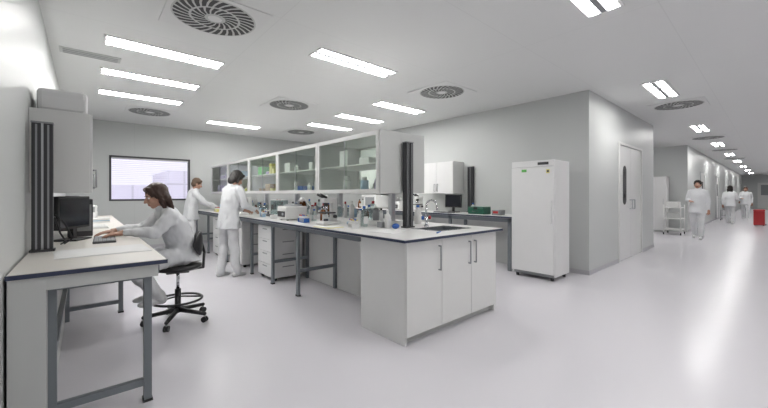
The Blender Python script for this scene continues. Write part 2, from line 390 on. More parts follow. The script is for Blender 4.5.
# end cabinet
b = MB(); cx0, cx1, cy0, cy1 = 2.05, 3.46, 2.07, 2.69; ct = TZ-0.031
b.box(cx0+0.04, cx1-0.04, cy0+0.05, cy1-0.02, 0, 0.07, 'lgrey')
b.box(cx0, cx0+0.02, cy0, cy1, 0.0, ct, 'white', 0.002).box(cx1-0.02, cx1, cy0, cy1, 0.0, ct, 'white', 0.002)
b.box(cx0+0.02, cx1-0.02, cy1-0.02, cy1, 0.07, ct, 'white').box(cx0+0.02, cx1-0.02, cy0+0.02, cy1-0.02, 0.07, 0.09, 'white')
b.box(cx0+0.02, cx1-0.02, cy0+0.025, cy0+0.04, ct-0.1, ct, 'white')
b.box(cx0+0.02, cx1-0.02, cy0+0.022, cy0+0.03, 0.07, ct, 'seam')
n = 3; wd = (cx1-cx0)/n
for k in range(n):
    a = cx0+k*wd+0.003; c = a+wd-0.006
    b.box(a, c, cy0-0.018, cy0+0.001, 0.075, ct-0.006, 'white', 0.002)
    hx = c-0.045 if k in (0, 1) else a+0.045
    b.tube([(hx, cy0-0.018, 0.60), (hx, cy0-0.045, 0.60), (hx, cy0-0.045, 0.82), (hx, cy0-0.018, 0.82)], 0.007, 'mgrey')
b.obj('bench_base_cabinet')
# pedestal
def pedestal(x, y, wx=0.47, wy=0.55, z1=0.80, face='x'):
    b = MB(); b.box(0, wx, 0, wy, 0.05, z1, 'white', 0.003)
    for px in (0.05, wx-0.05):
        for py in (0.05, wy-0.05): b.cyl((px, py-0.012, 0.025), (px, py+0.012, 0.025), 0.025, 'black')
    nn = 4; hh = (z1-0.07)/nn
    for k in range(nn):
        z = 0.06+k*hh
        b.box(-0.016, 0, 0.004, wy-0.004, z+0.003, z+hh-0.003, 'white2', 0.002)
        b.box(-0.020, -0.015, wy/2-0.08, wy/2+0.08, z+hh-0.045, z+hh-0.03, 'mgrey')
        b.box(0.004, wx-0.004, -0.004, 0.0, z+0.003, z+hh-0.003, 'white2')
        b.box(wx*0.3, wx*0.7, -0.008, -0.003, z+hh-0.045, z+hh-0.03, 'mgrey')
    b.obj('drawer_pedestal', (x, y, 0))
pedestal(2.09, 4.86, wx=0.47, z1=0.815); pedestal(2.09, 6.15, z1=0.815); pedestal(2.09, 7.4, z1=0.815)

# glazed overhead cabinets on the island (double sided, see-through)
b = MB(); ux0, ux1, uz0, uz1 = 2.40, 3.10, 1.31, 2.00; ys = [2.82+1.3*i for i in range(6)]
b.box(ux0, ux1, ys[0], ys[-1], uz1-0.025, uz1, 'white').box(ux0, ux1, ys[0], ys[-1], uz0, uz0+0.03, 'white')
for i, y in enumerate(ys):
    if i == 0: b.box(ux0, ux1, y-0.02, y, uz0, uz1, 'lgrey')
    b.box(ux0+0.002, ux1-0.002, y, y+0.02, uz0+0.03, uz1-0.025, 'white')
for sx in (ux0, ux1):
    o = 0.02 if sx == ux0 else -0.02
    for i in range(5):
        y0, y1 = ys[i]+0.01, ys[i+1]
        x0, x1 = sorted((sx-o*0.2, sx+o))
        b.box(x0, x1, y0, y0+0.045, uz0+0.005, uz1-0.004, 'white').box(x0, x1, y1-0.045, y1, uz0+0.005, uz1-0.004, 'white')
        b.box(x0, x1, y0+0.045, y1-0.045, uz1-0.05, uz1-0.004, 'white').box(x0, x1, y0+0.045, y1-0.045, uz0+0.005, uz0+0.045, 'white')
        ym = (y0+y1)/2
        b.box(sx+o*0.4, sx+o*0.6, y0+0.045, ym+0.02, uz0+0.045, uz1-0.05, 'glass').box(sx+o*0.8, sx+o*1.0, ym-0.02, y1-0.045, uz0+0.045, uz1-0.05, 'glass')
        b.box(sx+o*0.3, sx+o*0.7, ym+0.012, ym+0.02, uz0+0.045, uz1-0.05, 'alu')
b.box(ux0+0.04, ux1-0.04, ys[0]+0.02, ys[-1], 1.64, 1.655, 'white')
b.box(ux0, ux1, ys[-1], ys[-1]+0.02, uz0, uz1, 'white')
for y in (3.0, 4.1, 5.4, 6.7, 8.0, 9.2):
    b.box(2.72, 2.78, y-0.03, y+0.03, TZ+0.06, uz0, 'alu')
GC = b.obj('glazed_overhead_cabinet')
# contents
b = MB()
cols = ['paper', 'paper', 'white', 'lblue', 'white2', 'lilac', 'yellow', 'card', 'white', 'paper', 'blue', 'lgreen']
for side in (0, 1):
    for bay in range(5):
        for zz in (uz0+0.03, 1.655):
            y = ys[bay]+0.1
            while y < ys[bay+1]-0.2:
                p = (0.82, 0.3, 0.3, 0.35, 0.35)[bay]
                if random.random() < p: y += random.uniform(.08, .2); continue
                wd = random.uniform(0.06, 0.2); hh = random.uniform(0.06, 0.2); c = random.choice(cols)
                if bay == 2 and random.random() < .5: c = 'yellow'
                if bay == 4 and random.random() < .6: c = 'lilac'
                xa, xb = (2.47, 2.66) if side == 0 else (2.84, 3.03)
                if random.random() < 0.5: b.box(xa, xb, y, y+wd, zz, zz+hh, c, 0.002)
                else:
                    r = min(wd/2, 0.05); b.cyl(((xa+xb)/2, y+r, zz), ((xa+xb)/2, y+r, zz+hh*0.75), r, c).cyl(((xa+xb)/2, y+r, zz+hh*0.75), ((xa+xb)/2, y+r, zz+hh), r*0.6, 'white')
                y += wd+0.02
b.obj('stored_lab_supplies', parent=GC)

def column(name, x, y, z0, z1, rz=0, k=1.0):
    b = MB()
    for s in (-1, 1):
        b.box(k*(s*0.035-0.028), k*(s*0.035+0.028), -0.03, 0.03, 0.015, z1-z0, 'post', 0.004)
        b.box(k*(s*0.035-0.006), k*(s*0.035+0.006), -0.033, -0.029, 0.02, z1-z0-0.01, 'mgrey')
    b.box(-0.008, 0.008, -0.02, 0.02, 0.015, z1-z0, 'alu')
    b.box(-0.075*k, 0.075*k, -0.045, 0.045, 0, 0.015, 'dark').box(-0.066*k, 0.066*k, -0.034, 0.034, z1-z0, z1-z0+0.01, 'mgrey')
    b.obj(name, (x, y, z0), rz)
column('power_socket_post', 2.76, 2.74, TZ, 1.88, 0, 0.9)
column('power_socket_post', XR-0.04, 4.16, TZ, 1.86, math.pi/2)
column('power_socket_post', XL+0.08, 3.36, 0.90, 1.79, 0, 0.85)

# ------------------------------------------------------------------ side bench (east)
b = MB(); wb0, wb1, wy0, wy1 = 5.35, XR-0.013, 2.85, 9.9
slab(b, wb0, wb1, wy0, wy1, TZ, 'top', edges='xyY')
b.box(wb0+0.04, wb0+0.07, wy0+0.03, wy1, TZ-0.1, TZ-0.03, 'steel')
b.box(wb1-0.14, wb1, wy0+0.02, wy1, 0.0, TZ-0.03, 'lgrey')
for yy in (2.95, 4.2, 5.5, 6.8, 8.1, 9.4):
    b.box(wb0+0.04, wb0+0.075, yy-0.03, yy+0.03, 0, TZ-0.03, 'steel').box(wb1-0.175, wb1-0.14, yy-0.03, yy+0.03, 0, TZ-0.03, 'steel')
    b.box(wb0+0.075, wb1-0.175, yy-0.02, yy+0.02, TZ-0.09, TZ-0.05, 'steel').box(wb0+0.075, wb1-0.175, yy-0.02, yy+0.02, 0.10, 0.14, 'steel')
b.obj('side_lab_bench')
def wallcab(name, x0, x1, y0, y1, z0, z1, n, front='-x'):
    b = MB(); b.box(x0, x1, y0, y1, z0, z1, 'white', 0.003)
    wd = (y1-y0)/n
    for k in range(n):
        a = y0+k*wd+0.003; c = a+wd-0.006
        fx0, fx1 = (x0-0.018, x0) if front == '-x' else (x1, x1+0.018)
        b.box(fx0, fx1, a, c, z0+0.003, z1-0.003, 'white2', 0.002)
        hy = c-0.04 if k % 2 == 0 else a+0.04; hx = fx0 if front == '-x' else fx1; q = -0.03 if front == '-x' else 0.03
        b.tube([(hx, hy, z0+0.05), (hx+q, hy, z0+0.05), (hx+q, hy, z0+0.2), (hx, hy, z0+0.2)], 0.006, 'mgrey')
    return b.obj(name)
wallcab('hanging_cupboard', 5.72, XR-0.001, 4.36, 5.24, 1.31, 1.98, 2)
wallcab('hanging_cupboard', 5.72, XR-0.001, 6.2, 8.0, 1.31, 1.98, 4)
wallcab('hanging_cupboard', XL+0.001, 0.03, 3.5, 5.3, 1.31, 1.92, 4, '+x')
b = MB(); b.box(XL+0.03, 0.02, 3.6, 4.15, 1.921, 2.10, 'white2', 0.03).box(XL+0.06, 0.0, 3.595, 3.601, 1.95, 2.04, 'paper'); b.obj('storage_box')

# ------------------------------------------------------------------ fridge
b = MB(); fx0, fx1, fy0, fy1, fz = 5.17, 5.75, 2.13, 2.79, 1.81
b.box(fx0+0.055, fx1, fy0, fy1, 0.06, fz, 'white2', 0.008)
b.box(fx0, fx0+0.05, fy0, fy1, 0.10, fz-0.10, 'white2', 0.010)
b.box(fx0+0.01, fx0+0.055, fy0, fy1, fz-0.095, fz, 'white2', 0.006)
b.box(fx0+0.003, fx0+0.012, fy0+0.08, fy0+0.24, fz-0.07, fz-0.03, 'dark')
b.box(fx0+0.05, fx0+0.056, fy0+0.01, fy1-0.01, 0.10, fz-0.1, 'mgrey')
b.box(fx0-0.002, fx0+0.001, fy1-0.25, fy1-0.17, fz-0.17, fz-0.13, 'lgreen').box(fx0-0.002, fx0+0.001, fy0+0.06, fy0+0.11, fz-0.2, fz-0.14, 'yellow').box(fx0-0.003, fx0-0.001, fy0+0.07, fy0+0.10, fz-0.185, fz-0.155, 'dark')
b.box(fx0+0.05, fx0+0.1, fy0+0.02, fy1-0.02, 0.05, 0.09, 'mgrey')
b.box(fx0-0.03, fx0, fy0+0.025, fy0+0.05, 0.85, 1.2, 'white2', 0.006)
for px in (fx0+0.09, fx1-0.06):
    for py in (fy0+0.06, fy1-0.06): b.cyl((px, py, 0), (px, py, 0.06), 0.025, 'black')
b.obj('laboratory_refrigerator')

# ------------------------------------------------------------------ left desk
LZ = 0.90; LX1 = 0.38; LY0, LY1 = 2.47, 8.2
b = MB()
slab(b, XL+0.013, LX1, LY0, LY1, LZ, 'topw', edges='XyY')
b.box(XL+0.013, -0.15, LY0+0.01, LY1, 0.0, LZ-0.03, 'lgrey')
b.box(-0.15, LX1-0.04, LY0+0.02, LY0+0.05, LZ-0.10, LZ-0.03, 'lgrey')
b.box(LX1-0.06, LX1-0.03, LY0+0.05, LY1-0.05, LZ-0.09, LZ-0.03, 'steel')
for yy in (2.62, 4.75, 6.4, 8.05):
    b.box(LX1-0.10, LX1-0.06, yy-0.03, yy+0.03, 0.015, LZ-0.03, 'steel').box(LX1-0.105, LX1-0.055, yy-0.035, yy+0.035, 0, 0.015, 'black')
    b.box(-0.15, -0.115, yy-0.03, yy+0.03, 0, LZ-0.03, 'steel')
    b.box(-0.15, LX1-0.10, yy-0.02, yy+0.02, 0.10, 0.14, 'steel')
    b.box(-0.115, LX1-0.10, yy-0.02, yy+0.02, LZ-0.13, LZ-0.09, 'steel')
b.box(-0.15, -0.12, 2.6, 8.05, 0.38, 0.42, 'steel')
b.obj('writing_bench')

def monitor(name, x, y, z, rz, w=0.44, h=0.29, scr='screenoff', body='black'):
    b = MB(); b.box(-0.11, 0.11, -0.09, 0.09, 0, 0.015, body, 0.004).box(-0.025, 0.025, -0.02, 0.015, 0.015, 0.16, body)
    b.box(-w/2, w/2, -0.02, 0.02, 0.10, 0.10+h, body, 0.006).box(-w/2+0.018, w/2-0.018, -0.0225, -0.0195, 0.12, 0.08+h, scr)
    b.box(-w/3, w/3, 0.02, 0.045, 0.15, 0.05+h, body, 0.01)
    b.obj(name, (x, y, z), rz)
def keyboard(x, y, z, rz, c='dark'):
    b = MB(); b.box(-0.22, 0.22, -0.075, 0.075, 0.0, 0.016, c, 0.004)
    for r in range(5):
        for k in range(14): b.box(-0.208+k*0.03, -0.183+k*0.03, -0.066+r*0.027, -0.043+r*0.027, 0.016, 0.022, 'mgrey' if c == 'dark' else 'white')
    b.obj('computer_keyboard', (x, y, z), rz)
def mouse(x, y, z, rz=0):
    b = MB(); b.sph((0, 0, 0.004), (0.03, 0.052, 0.03), 'dark')
    for v in b.bm.verts: v.co.z = max(v.co.z, 0)
    b.obj('computer_mouse', (x, y, z), rz)
monitor('computer_monitor', -0.08, 4.02, LZ, math.radians(62), 0.42, 0.28)
monitor('computer_monitor', -0.10, 5.15, LZ, math.radians(80), 0.42, 0.28, 'screen')
b = MB(); b.box(-0.09, 0.09, -0.2, 0.2, 0, 0.35, 'dark', 0.006).box(-0.08, 0.08, -0.205, -0.2, 0.05, 0.3, 'mgrey'); b.obj('computer_tower', (-0.03, 4.50, LZ))
keyboard(0.13, 3.80, LZ, math.radians(88)); mouse(0.25, 4.16, LZ, math.radians(90))
keyboard(0.14, 5.35, LZ, math.radians(90), 'white')
b = MB(); b.box(-0.25, 0.25, -0.21, 0.21, 0, 0.004, 'paper').box(-0.25, 0.15, -0.2, 0.14, 0.004, 0.006, 'paper', mtx=Matrix.Rotation(0.06, 4, 'Z')); b.obj('paper_sheets', (0.10, 3.10, LZ), 0.04)
b = MB()
for k in range(5): b.box(-0.11, 0.11, -0.15, 0.15, k*0.012, k*0.012+0.011, random.choice(['paper', 'white', 'lblue', 'paper']), mtx=Matrix.Rotation(random.uniform(-.1, .1), 4, 'Z'))
b.obj('document_stack', (0.15, 6.3, LZ))
b = MB(); b.box(-0.13, 0.13, -0.16, 0.16, 0, 0.22, 'white2', 0.012).box(-0.1, 0.1, -0.162, -0.158, 0.12, 0.2, 'mgrey').box(0.129, 0.133, -0.12, 0.1, 0.13, 0.19, 'dark'); b.obj('desktop_printer', (0.02, 7.05, LZ))
b = MB(); b.lathe([(0.0, 0), (0.036, 0), (0.04, 0.09), (0.036, 0.09), (0.033, 0.008), (0, 0.008)], m='lblue')
for k in range(5): b.cyl((0.01*math.cos(k), 0.01*math.sin(k), 0.01), (0.028*math.cos(k*1.3), 0.028*math.sin(k*1.3), 0.15), 0.004, random.choice(['blue', 'red', 'black']))
b.obj('pen_pot', (0.0, 5.6, LZ))
b = MB(); b.tube([(0, 0, 0.006), (0.03, -0.05, 0.03), (0.0, -0.1, 0.10), (-0.03, -0.02, 0.2), (-0.04, 0.05, 0.22)], 0.006, 'black').tube([(0.02, 0, 0.006), (0.07, -0.04, 0.05), (0.03, -0.08, 0.16), (-0.03, 0.02, 0.24)], 0.005, 'black'); b.obj('cable_bundle', (-0.14, 3.70, LZ))

# ------------------------------------------------------------------ stool
def stool(x, y, rz, name='lab_swivel_chair', sz=0.585):
    b = MB()
    for k in range(5):
        a = k*2*math.pi/5+0.3; c, s_ = math.cos(a), math.sin(a)
        b.cap((0.03*c, 0.03*s_, 0.115), (0.29*c, 0.29*s_, 0.085), 0.024, 0.018, 'black')
        b.cyl((0.29*c, 0.29*s_, 0.05), (0.29*c, 0.29*s_, 0.09), 0.008, 'alu')
        for o in (-0.014, 0.014):
            p = Vector((0.29*c+o*-s_, 0.29*s_+o*c, 0.028))
            b.cyl(p-Vector((-s_, c, 0))*0.008, p+Vector((-s_, c, 0))*0.008, 0.028, 'black')
    b.cyl((0, 0, 0.09), (0, 0, 0.33), 0.028, 'black').cyl((0, 0, 0.33), (0, 0, sz-0.06), 0.015, 'chrome')
    b.torus((0, 0, 0.22), 0.22, 0.012, 'black')
    for k in range(4):
        a = k*math.pi/2; b.cyl((0.02*math.cos(a), 0.02*math.sin(a), 0.25), (0.22*math.cos(a), 0.22*math.sin(a), 0.22), 0.008, 'black')
    b.box(-0.09, 0.09, -0.1, 0.1, sz-0.085, sz-0.055, 'dark', 0.005)
    b.lathe([(0, sz-0.055), (0.19, sz-0.055), (0.215, sz-0.035), (0.215, sz-0.012), (0.19, sz), (0, sz-0.004)], m='black', seg=32)
    b.tube([(0, -0.08, sz-0.07), (0, -0.23, sz-0.06), (0, -0.24, sz+0.10), (0, -0.21, sz+0.22)], 0.013, 'black')
    b.cyl((0.08, 0, sz-0.07), (0.24, 0.04, sz-0.06), 0.006, 'black')
    rings = []
    for t in range(9):
        u = t/8; xx = -0.18+0.36*u; hh = 0.125*math.sqrt(max(0.08, 1-abs(2*u-1)**3))
        rings.append((Vector((xx, -0.205+0.06*(2*u-1)**2, sz+0.20)), Vector((0, 0.022, 0)), Vector((0, 0, hh))))
    b.loft(rings, 'black', 20)
    return b.obj(name, (x, y, 0), rz)
stool(0.72, 4.03, math.radians(80))
# ------------------------------------------------------------------ people
def hand(parent, wrist, d, n, side, curl=0.35, name='hand', vox=0.004):
    """d finger dir, n palm normal (out of the palm), side: +1 left hand, -1 right"""
    d = Vector(d).normalized(); n = Vector(n); n = (n-d*n.dot(d)).normalized(); s = n.cross(d)*side
    W = Vector(wrist); b = MB()
    R = Matrix((s, d, n)).transposed()
    b.cap(W-d*0.03, W+d*0.02, 0.024, 0.024, 'skin')
    b.sph(W+d*0.05, (0.040, 0.052, 0.016), 'skin', rot=R)
    for k in range(4): b.cap(W+d*0.02+s*(0.012-k*0.008), W+d*0.085+s*(0.030-k*0.020), 0.013, 0.010, 'skin', 10)
    lens = (0.070, 0.080, 0.074, 0.056)
    for k, L in enumerate(lens):
        p = W+d*(0.088-(0.006 if k == 3 else 0))+s*(0.031-k*0.0208); a = curl*0.5; r = 0.0088
        for seg, fr in enumerate((0.45, 0.31, 0.24)):
            dd = (d*math.cos(a)+n*math.sin(a)+s*(0.06-0.05*k)).normalized(); q = p+dd*L*fr
            b.cap(p, q, r, r-0.0007, 'skin', 10); p = q; r -= 0.0007; a += curl
    p = W+d*0.025+s*0.028; dd = (d*0.65+s*0.65+n*0.3).normalized()
    q = p+dd*0.04; b.cap(p, q, 0.014, 0.011, 'skin', 10)
    q2 = q+(d*0.85+s*0.3+n*0.35).normalized()*0.032; b.cap(q, q2, 0.0105, 0.0095, 'skin', 10)
    q3 = q2+(d*0.95+s*0.05+n*0.4).normalized()*0.024; b.cap(q2, q3, 0.0095, 0.008, 'skin', 10)
    return fuse(b, name, vox, 1, parent)

def person(name, loc, rz, P, hair='bob', hc='hbrown', vox=0.012, hem=0.74, seated=False, scale=1.0):
    E = empty(name, loc, rz); E.scale = (scale,)*3
    V = {k: Vector(v) for k, v in P.items() if not k.startswith('_')}
    X = Vector((1, 0, 0))
    b = MB(); b.mi('coat'); b.mi('trous')
    sp = [V['pelvis'], V['waist'], V['chest'], V['upper'], V['neck']]
    dims = [(0.180, 0.135), (0.158, 0.122), (0.172, 0.128), (0.150, 0.095), (0.066, 0.062)]
    if not seated:
        sp = [Vector((V['pelvis'].x, V['pelvis'].y, hem)), ]+sp; dims = [(0.205, 0.165)]+dims
    else:
        sp = [V['pelvis']+Vector((0, -0.02, -0.075))]+sp; dims = [(0.19, 0.15)]+dims
    rings = []
    for i, (p, (a, bb)) in enumerate(zip(sp, dims)):
        t = (sp[min(i+1, len(sp)-1)]-sp[max(i-1, 0)]).normalized()
        y = t.cross(X).normalized()
        if i == 0: y = Vector((0, 1, 0))
        rings.append((p, X*a, y*bb))
    b.loft(rings, 'coat', 28)
    b.cap(V['upper'], V['neck']+(V['neck']-V['upper']).normalized()*0.02, 0.085, 0.062, 'coat')
    for s in 'lr':
        sh, el, wr = V['sh_'+s], V['el_'+s], V['wr_'+s]
        b.cap(V['neck']*0.6+V['upper']*0.4, sh, 0.058, 0.060, 'coat')
        b.cap(V['chest'], sh+Vector((0, 0, -0.05)), 0.10, 0.055, 'coat')
        b.cap(sh, el, 0.064, 0.054, 'coat'); b.cap(el, wr, 0.054, 0.042, 'coat')
        hp, kn, an = V['hip_'+s], V['kn_'+s], V['an_'+s]
        b.cap(hp, kn, 0.098, 0.074, 'trous'); b.cap(kn, an, 0.073, 0.062, 'trous')
        b.cap(V['pelvis'], hp, 0.115, 0.10, 'trous')
    def mf(c):
        if seated:
            return 1 if (c.z < V['pelvis'].z+0.02 and c.y > 0.18) or c.z < V['pelvis'].z-0.08 else 0
        return 0 if (c.z > hem-0.005) else 1
    fuse(b, 'clothed_body', vox, 3, E, mf, 0.018 if vox < 0.015 else 0.006, 11)
    up = (V['head']-V['neck']).normalized()
    # head
    yaw, pit = P.get('_yaw', 0), P.get('_pitch', 0)
    R = Matrix.Rotation(yaw, 3, 'Z') @ Matrix.Rotation(-pit, 3, 'X')
    HC = V['head']
    def T(p): return HC+R @ Vector(p)
    h = MB(); h.mi('skin'); h.mi('lip')
    h.sph(T((0, -0.012, 0.03)), (0.074, 0.092, 0.084), 'skin', 24, R)
    h.sph(T((0, 0.018, -0.03)), (0.060, 0.068, 0.080), 'skin', 24, R)
    h.sph(T((0, 0.045, -0.088)), (0.026, 0.026, 0.022), 'skin', 16, R)
    h.cap(T((-0.03, 0.066, 0.024)), T((0.03, 0.066, 0.024)), 0.013, 0.013, 'skin')
    for s in (-1, 1):
        h.sph(T((s*0.036, 0.052, -0.028)), 0.024, 'skin', 16, R); h.sph(T((s*0.074, -0.008, -0.012)), (0.010, 0.019, 0.031), 'skin', 12, R)
        h.cap(T((s*0.045, 0.0, -0.06)), T((s*0.015, 0.05, -0.09)), 0.02, 0.018, 'skin')
    h.cap(T((0, 0.080, 0.008)), T((0, 0.102, -0.030)), 0.008, 0.012, 'skin')
    for s in (-1, 1): h.sph(T((s*0.010, 0.092, -0.033)), 0.009, 'skin', 10, R)
    h.cap(T((-0.018, 0.077, -0.057)), T((0.018, 0.077, -0.057)), 0.008, 0.008, 'skin'); h.cap(T((-0.012, 0.077, -0.068)), T((0.012, 0.077, -0.068)), 0.008, 0.008, 'skin')
    h.cap(T((0, -0.02, -0.05)), V['neck']-up*0.05, 0.050, 0.055, 'skin')
    Ri = R.inverted()
    def lf(cn):
        l = Ri @ (cn-HC)
        return 1 if abs(l.x) < 0.023 and l.y > 0.072 and -0.075 < l.z < -0.052 else 0
    fuse(h, 'head', 0.006 if vox < 0.015 else 0.009, 1, E, lf)
    e = MB()
    for s in (-1, 1):
        e.sph(T((s*0.030, 0.066, 0.003)), (0.014, 0.013, 0.009), 'eye', 12, R); e.sph(T((s*0.030, 0.0775, 0.003)), (0.006, 0.003, 0.006), 'iris', 10, R)
        e.cap(T((s*0.018, 0.083, 0.024)), T((s*0.046, 0.072, 0.026)), 0.0035, 0.0025, hc, 8)
    e.obj('eyes', parent=E)
    r = MB(); r.mi(hc)
    r.sph(T((0, -0.024, 0.042)), (0.088, 0.100, 0.094), hc, 24, R)
    r.sph(T((0, -0.05, 0.0)), (0.086, 0.070, 0.088), hc, 24, R)
    r.cap(T((-0.045, 0.052, 0.085)), T((0.045, 0.052, 0.085)), 0.024, 0.024, hc)
    if hair in ('bob', 'long'):
        for s in (-1, 1):
            r.cap(T((s*0.068, -0.010, 0.04)), T((s*0.076, -0.018, -0.07)), 0.026, 0.020, hc)
            r.cap(T((s*0.055, 0.045, 0.075)), T((s*0.077, 0.008, 0.0)), 0.020, 0.014, hc)
        r.sph(T((0, -0.068, -0.05)), (0.082, 0.050, 0.080), hc, 20, R)
        if hair == 'long':
            for k in range(-3, 4):
                r.cap(T((k*0.022, -0.075, -0.04)), T((k*0.022, -0.085-0.012*(abs(k) < 2), -0.20+0.008*abs(k))), 0.034, 0.018, hc)
            for s in (-1, 1): r.cap(T((s*0.074, -0.015, -0.05)), T((s*0.070, -0.03, -0.165)), 0.026, 0.014, hc)
    fuse(r, 'hair', 0.007 if vox < 0.015 else 0.010, 1, E, None, 0.005, 40)
    # hands
    for s in 'lr':
        d = P.get('_hd_'+s, (V['wr_'+s]-V['el_'+s])); n = P.get('_hn_'+s, (0, 0, -1))
        hand(E, V['wr_'+s]+Vector(d).normalized()*0.03, d, n, 1 if s == 'l' else -1, P.get('_curl', 0.35), 'hand_'+s, 0.004 if vox < 0.015 else 0.006)
    # shoes
    for s in 'lr':
        an = V['an_'+s]; fp = P.get('_fp', 0.0); yw = P.get('_fy_'+s, 0)
        RF = Matrix.Rotation(yw, 3, 'Z') @ Matrix.Rotation(fp, 3, 'X')
        q = MB()
        q.sph((0, -0.03, 0.035), (0.036, 0.048, 0.045), 'shoe'); q.sph((0, 0.06, 0.028), (0.043, 0.075, 0.034), 'shoe'); q.sph((0, 0.115, 0.022), (0.042, 0.052, 0.026), 'shoe'); q.sph((0, 0.01, 0.055), (0.036, 0.06, 0.045), 'shoe')
        q.cap((0, -0.01, 0.06), (0, -0.012, 0.11), 0.036, 0.036, 'shoe')
        o = fuse(q, 'shoe_'+s, 0.007, 1, E)
        for v in o.data.vertices:
            v.co.z = max(v.co.z, 0.0)
            v.co = an+RF @ (v.co-Vector((0, 0, 0.085)))
    return E

stand = dict(pelvis=(0, 0, .92), waist=(0, .01, 1.05), chest=(0, .0, 1.24), upper=(0, -.01, 1.36), neck=(0, 0, 1.42), head=(0, .03, 1.545),
             sh_l=(-.165, 0, 1.345), sh_r=(.165, 0, 1.345), el_l=(-.23, .0, 1.09), el_r=(.23, .0, 1.09), wr_l=(-.24, .1, .88), wr_r=(.24, .1, .88),
             hip_l=(-.085, 0, .88), hip_r=(.085, 0, .88), kn_l=(-.10, .02, .47), kn_r=(.10, .02, .47), an_l=(-.11, 0, .085), an_r=(.11, 0, .085))
def P(**k): d = dict(stand); d.update(k); return d
work = P(chest=(0, .04, 1.235), upper=(0, .06, 1.35), neck=(0, .09, 1.405), head=(0, .145, 1.515), sh_l=(-.165, .07, 1.33), sh_r=(.165, .07, 1.33),
         el_l=(-.22, .10, 1.09), el_r=(.22, .12, 1.10), wr_l=(-.13, .33, 1.02), wr_r=(.12, .36, 1.03), _pitch=0.5, _curl=0.5, _hn_l=(0.6, 0, -0.8), _hn_r=(-0.6, 0, -0.8),
         an_l=(-.10, -.07, .085), an_r=(.12, .05, .085), kn_l=(-.10, -.01, .47))
person('woman_standing_at_bench', (1.72, 5.70, 0), math.radians(-72), work, 'bob', 'hblack', scale=1.02)
far = P(chest=(0, .04, 1.235), upper=(0, .06, 1.35), neck=(0, .08, 1.405), head=(0, .12, 1.52), sh_l=(-.165, .07, 1.33), sh_r=(.165, .07, 1.33),
        el_l=(-.20, .22, 1.12), el_r=(.20, .24, 1.12), wr_l=(-.13, .47, 1.00), wr_r=(.14, .50, 1.00), _pitch=0.35, _curl=0.4)
person('technician_at_bench', (1.76, 8.45, 0), math.radians(-100), far, 'short', 'hgrey')
sit = dict(pelvis=(0, -.02, .69), waist=(0, .0, .83), chest=(0, .07, .99), upper=(0, .12, 1.10), neck=(0, .155, 1.16), head=(0, .215, 1.275),
           sh_l=(-.165, .13, 1.085), sh_r=(.165, .13, 1.085), el_l=(-.21, .27, .945), el_r=(.21, .28, .95), wr_l=(-.15, .47, .957), wr_r=(.14, .48, .957),
           hip_l=(-.09, .0, .675), hip_r=(.09, .0, .675), kn_l=(-.12, .42, .64), kn_r=(.12, .42, .64), an_l=(-.10, .22, .325), an_r=(.10, .22, .325),
           _pitch=0.30, _curl=0.28, _hd_l=(0.1, 1, -0.12), _hd_r=(-0.1, 1, -0.12), _hn_l=(0, 0, -1), _hn_r=(0, 0, -1))
person('woman_seated_at_desk', (0.74, 4.03, 0), math.radians(96), sit, 'long', 'hbrown', seated=True, vox=0.010)
walk = P(kn_l=(-.09, .12, .48), an_l=(-.09, .16, .085), kn_r=(.09, .0, .47), an_r=(.09, -.14, .10), wr_l=(-.22, -.02, .86), el_l=(-.22, -.06, 1.1), wr_r=(.15, .2, 1.08))
person('man_walking_in_corridor', (13.5, 1.48, 0), math.radians(88), walk, 'short', 'hblack', 0.018, scale=1.02)
person('woman_walking_in_corridor', (21.5, 1.30, 0), math.radians(-92), walk, 'long', 'hblack', 0.018)
person('technician_in_corridor', (26.0, 1.0, 0), math.radians(90), walk, 'short', 'hbrown', 0.018)
person('technician_in_corridor', (31.0, 1.2, 0), math.radians(-80), stand, 'bob', 'hblack', 0.018)

# ------------------------------------------------------------------ bench-top equipment
def bottle(x, y, z, h=0.2, r=0.035, c='bottle', capc='blue'):
    b = MB(); b.lathe([(0, 0), (r*0.95, 0), (r, 0.01), (r, h*0.6), (r*0.8, h*0.72), (r*0.38, h*0.82), (r*0.38, h*0.9), (0, h*0.9)], m=c)
    b.cyl((0, 0, h*0.87), (0, 0, h), r*0.45, capc); b.box(-r*0.7, r*0.7, -r-0.001, -r*0.7, h*0.15, h*0.5, 'paper')
    b.obj('reagent_bottle', (x, y, z))
def microscope(x, y, z, rz=0, body='white2'):
    b = MB(); b.box(-0.10, 0.10, -0.13, 0.12, 0, 0.045, body, 0.012).box(-0.04, 0.04, 0.03, 0.11, 0.045, 0.30, body, 0.015)
    b.box(-0.085, 0.085, -0.11, 0.05, 0.14, 0.155, 'black', 0.003).box(-0.045, 0.045, -0.09, 0.10, 0.27, 0.33, body, 0.012)
    b.cyl((0, -0.04, 0.23), (0, -0.04, 0.275), 0.03, 'dark')
    for a in range(3): b.cyl((0.018*math.cos(a*2.1), -0.04+0.018*math.sin(a*2.1), 0.235), (0.03*math.cos(a*2.1), -0.04+0.03*math.sin(a*2.1), 0.185), 0.011, 'chrome')
    b.cyl((0, -0.03, 0.33), (0, -0.05, 0.345), 0.035, body)
    for s in (-1, 1): b.cyl((s*0.03, -0.05, 0.335), (s*0.033, -0.14, 0.375), 0.016, 'black'); b.cyl((s*0.04, 0.06, 0.1), (s*0.07, 0.06, 0.1), 0.022, 'dark')
    b.cyl((0, -0.04, 0.045), (0, -0.04, 0.07), 0.03, 'dark'); b.obj('compound_microscope', (x, y, z), rz)
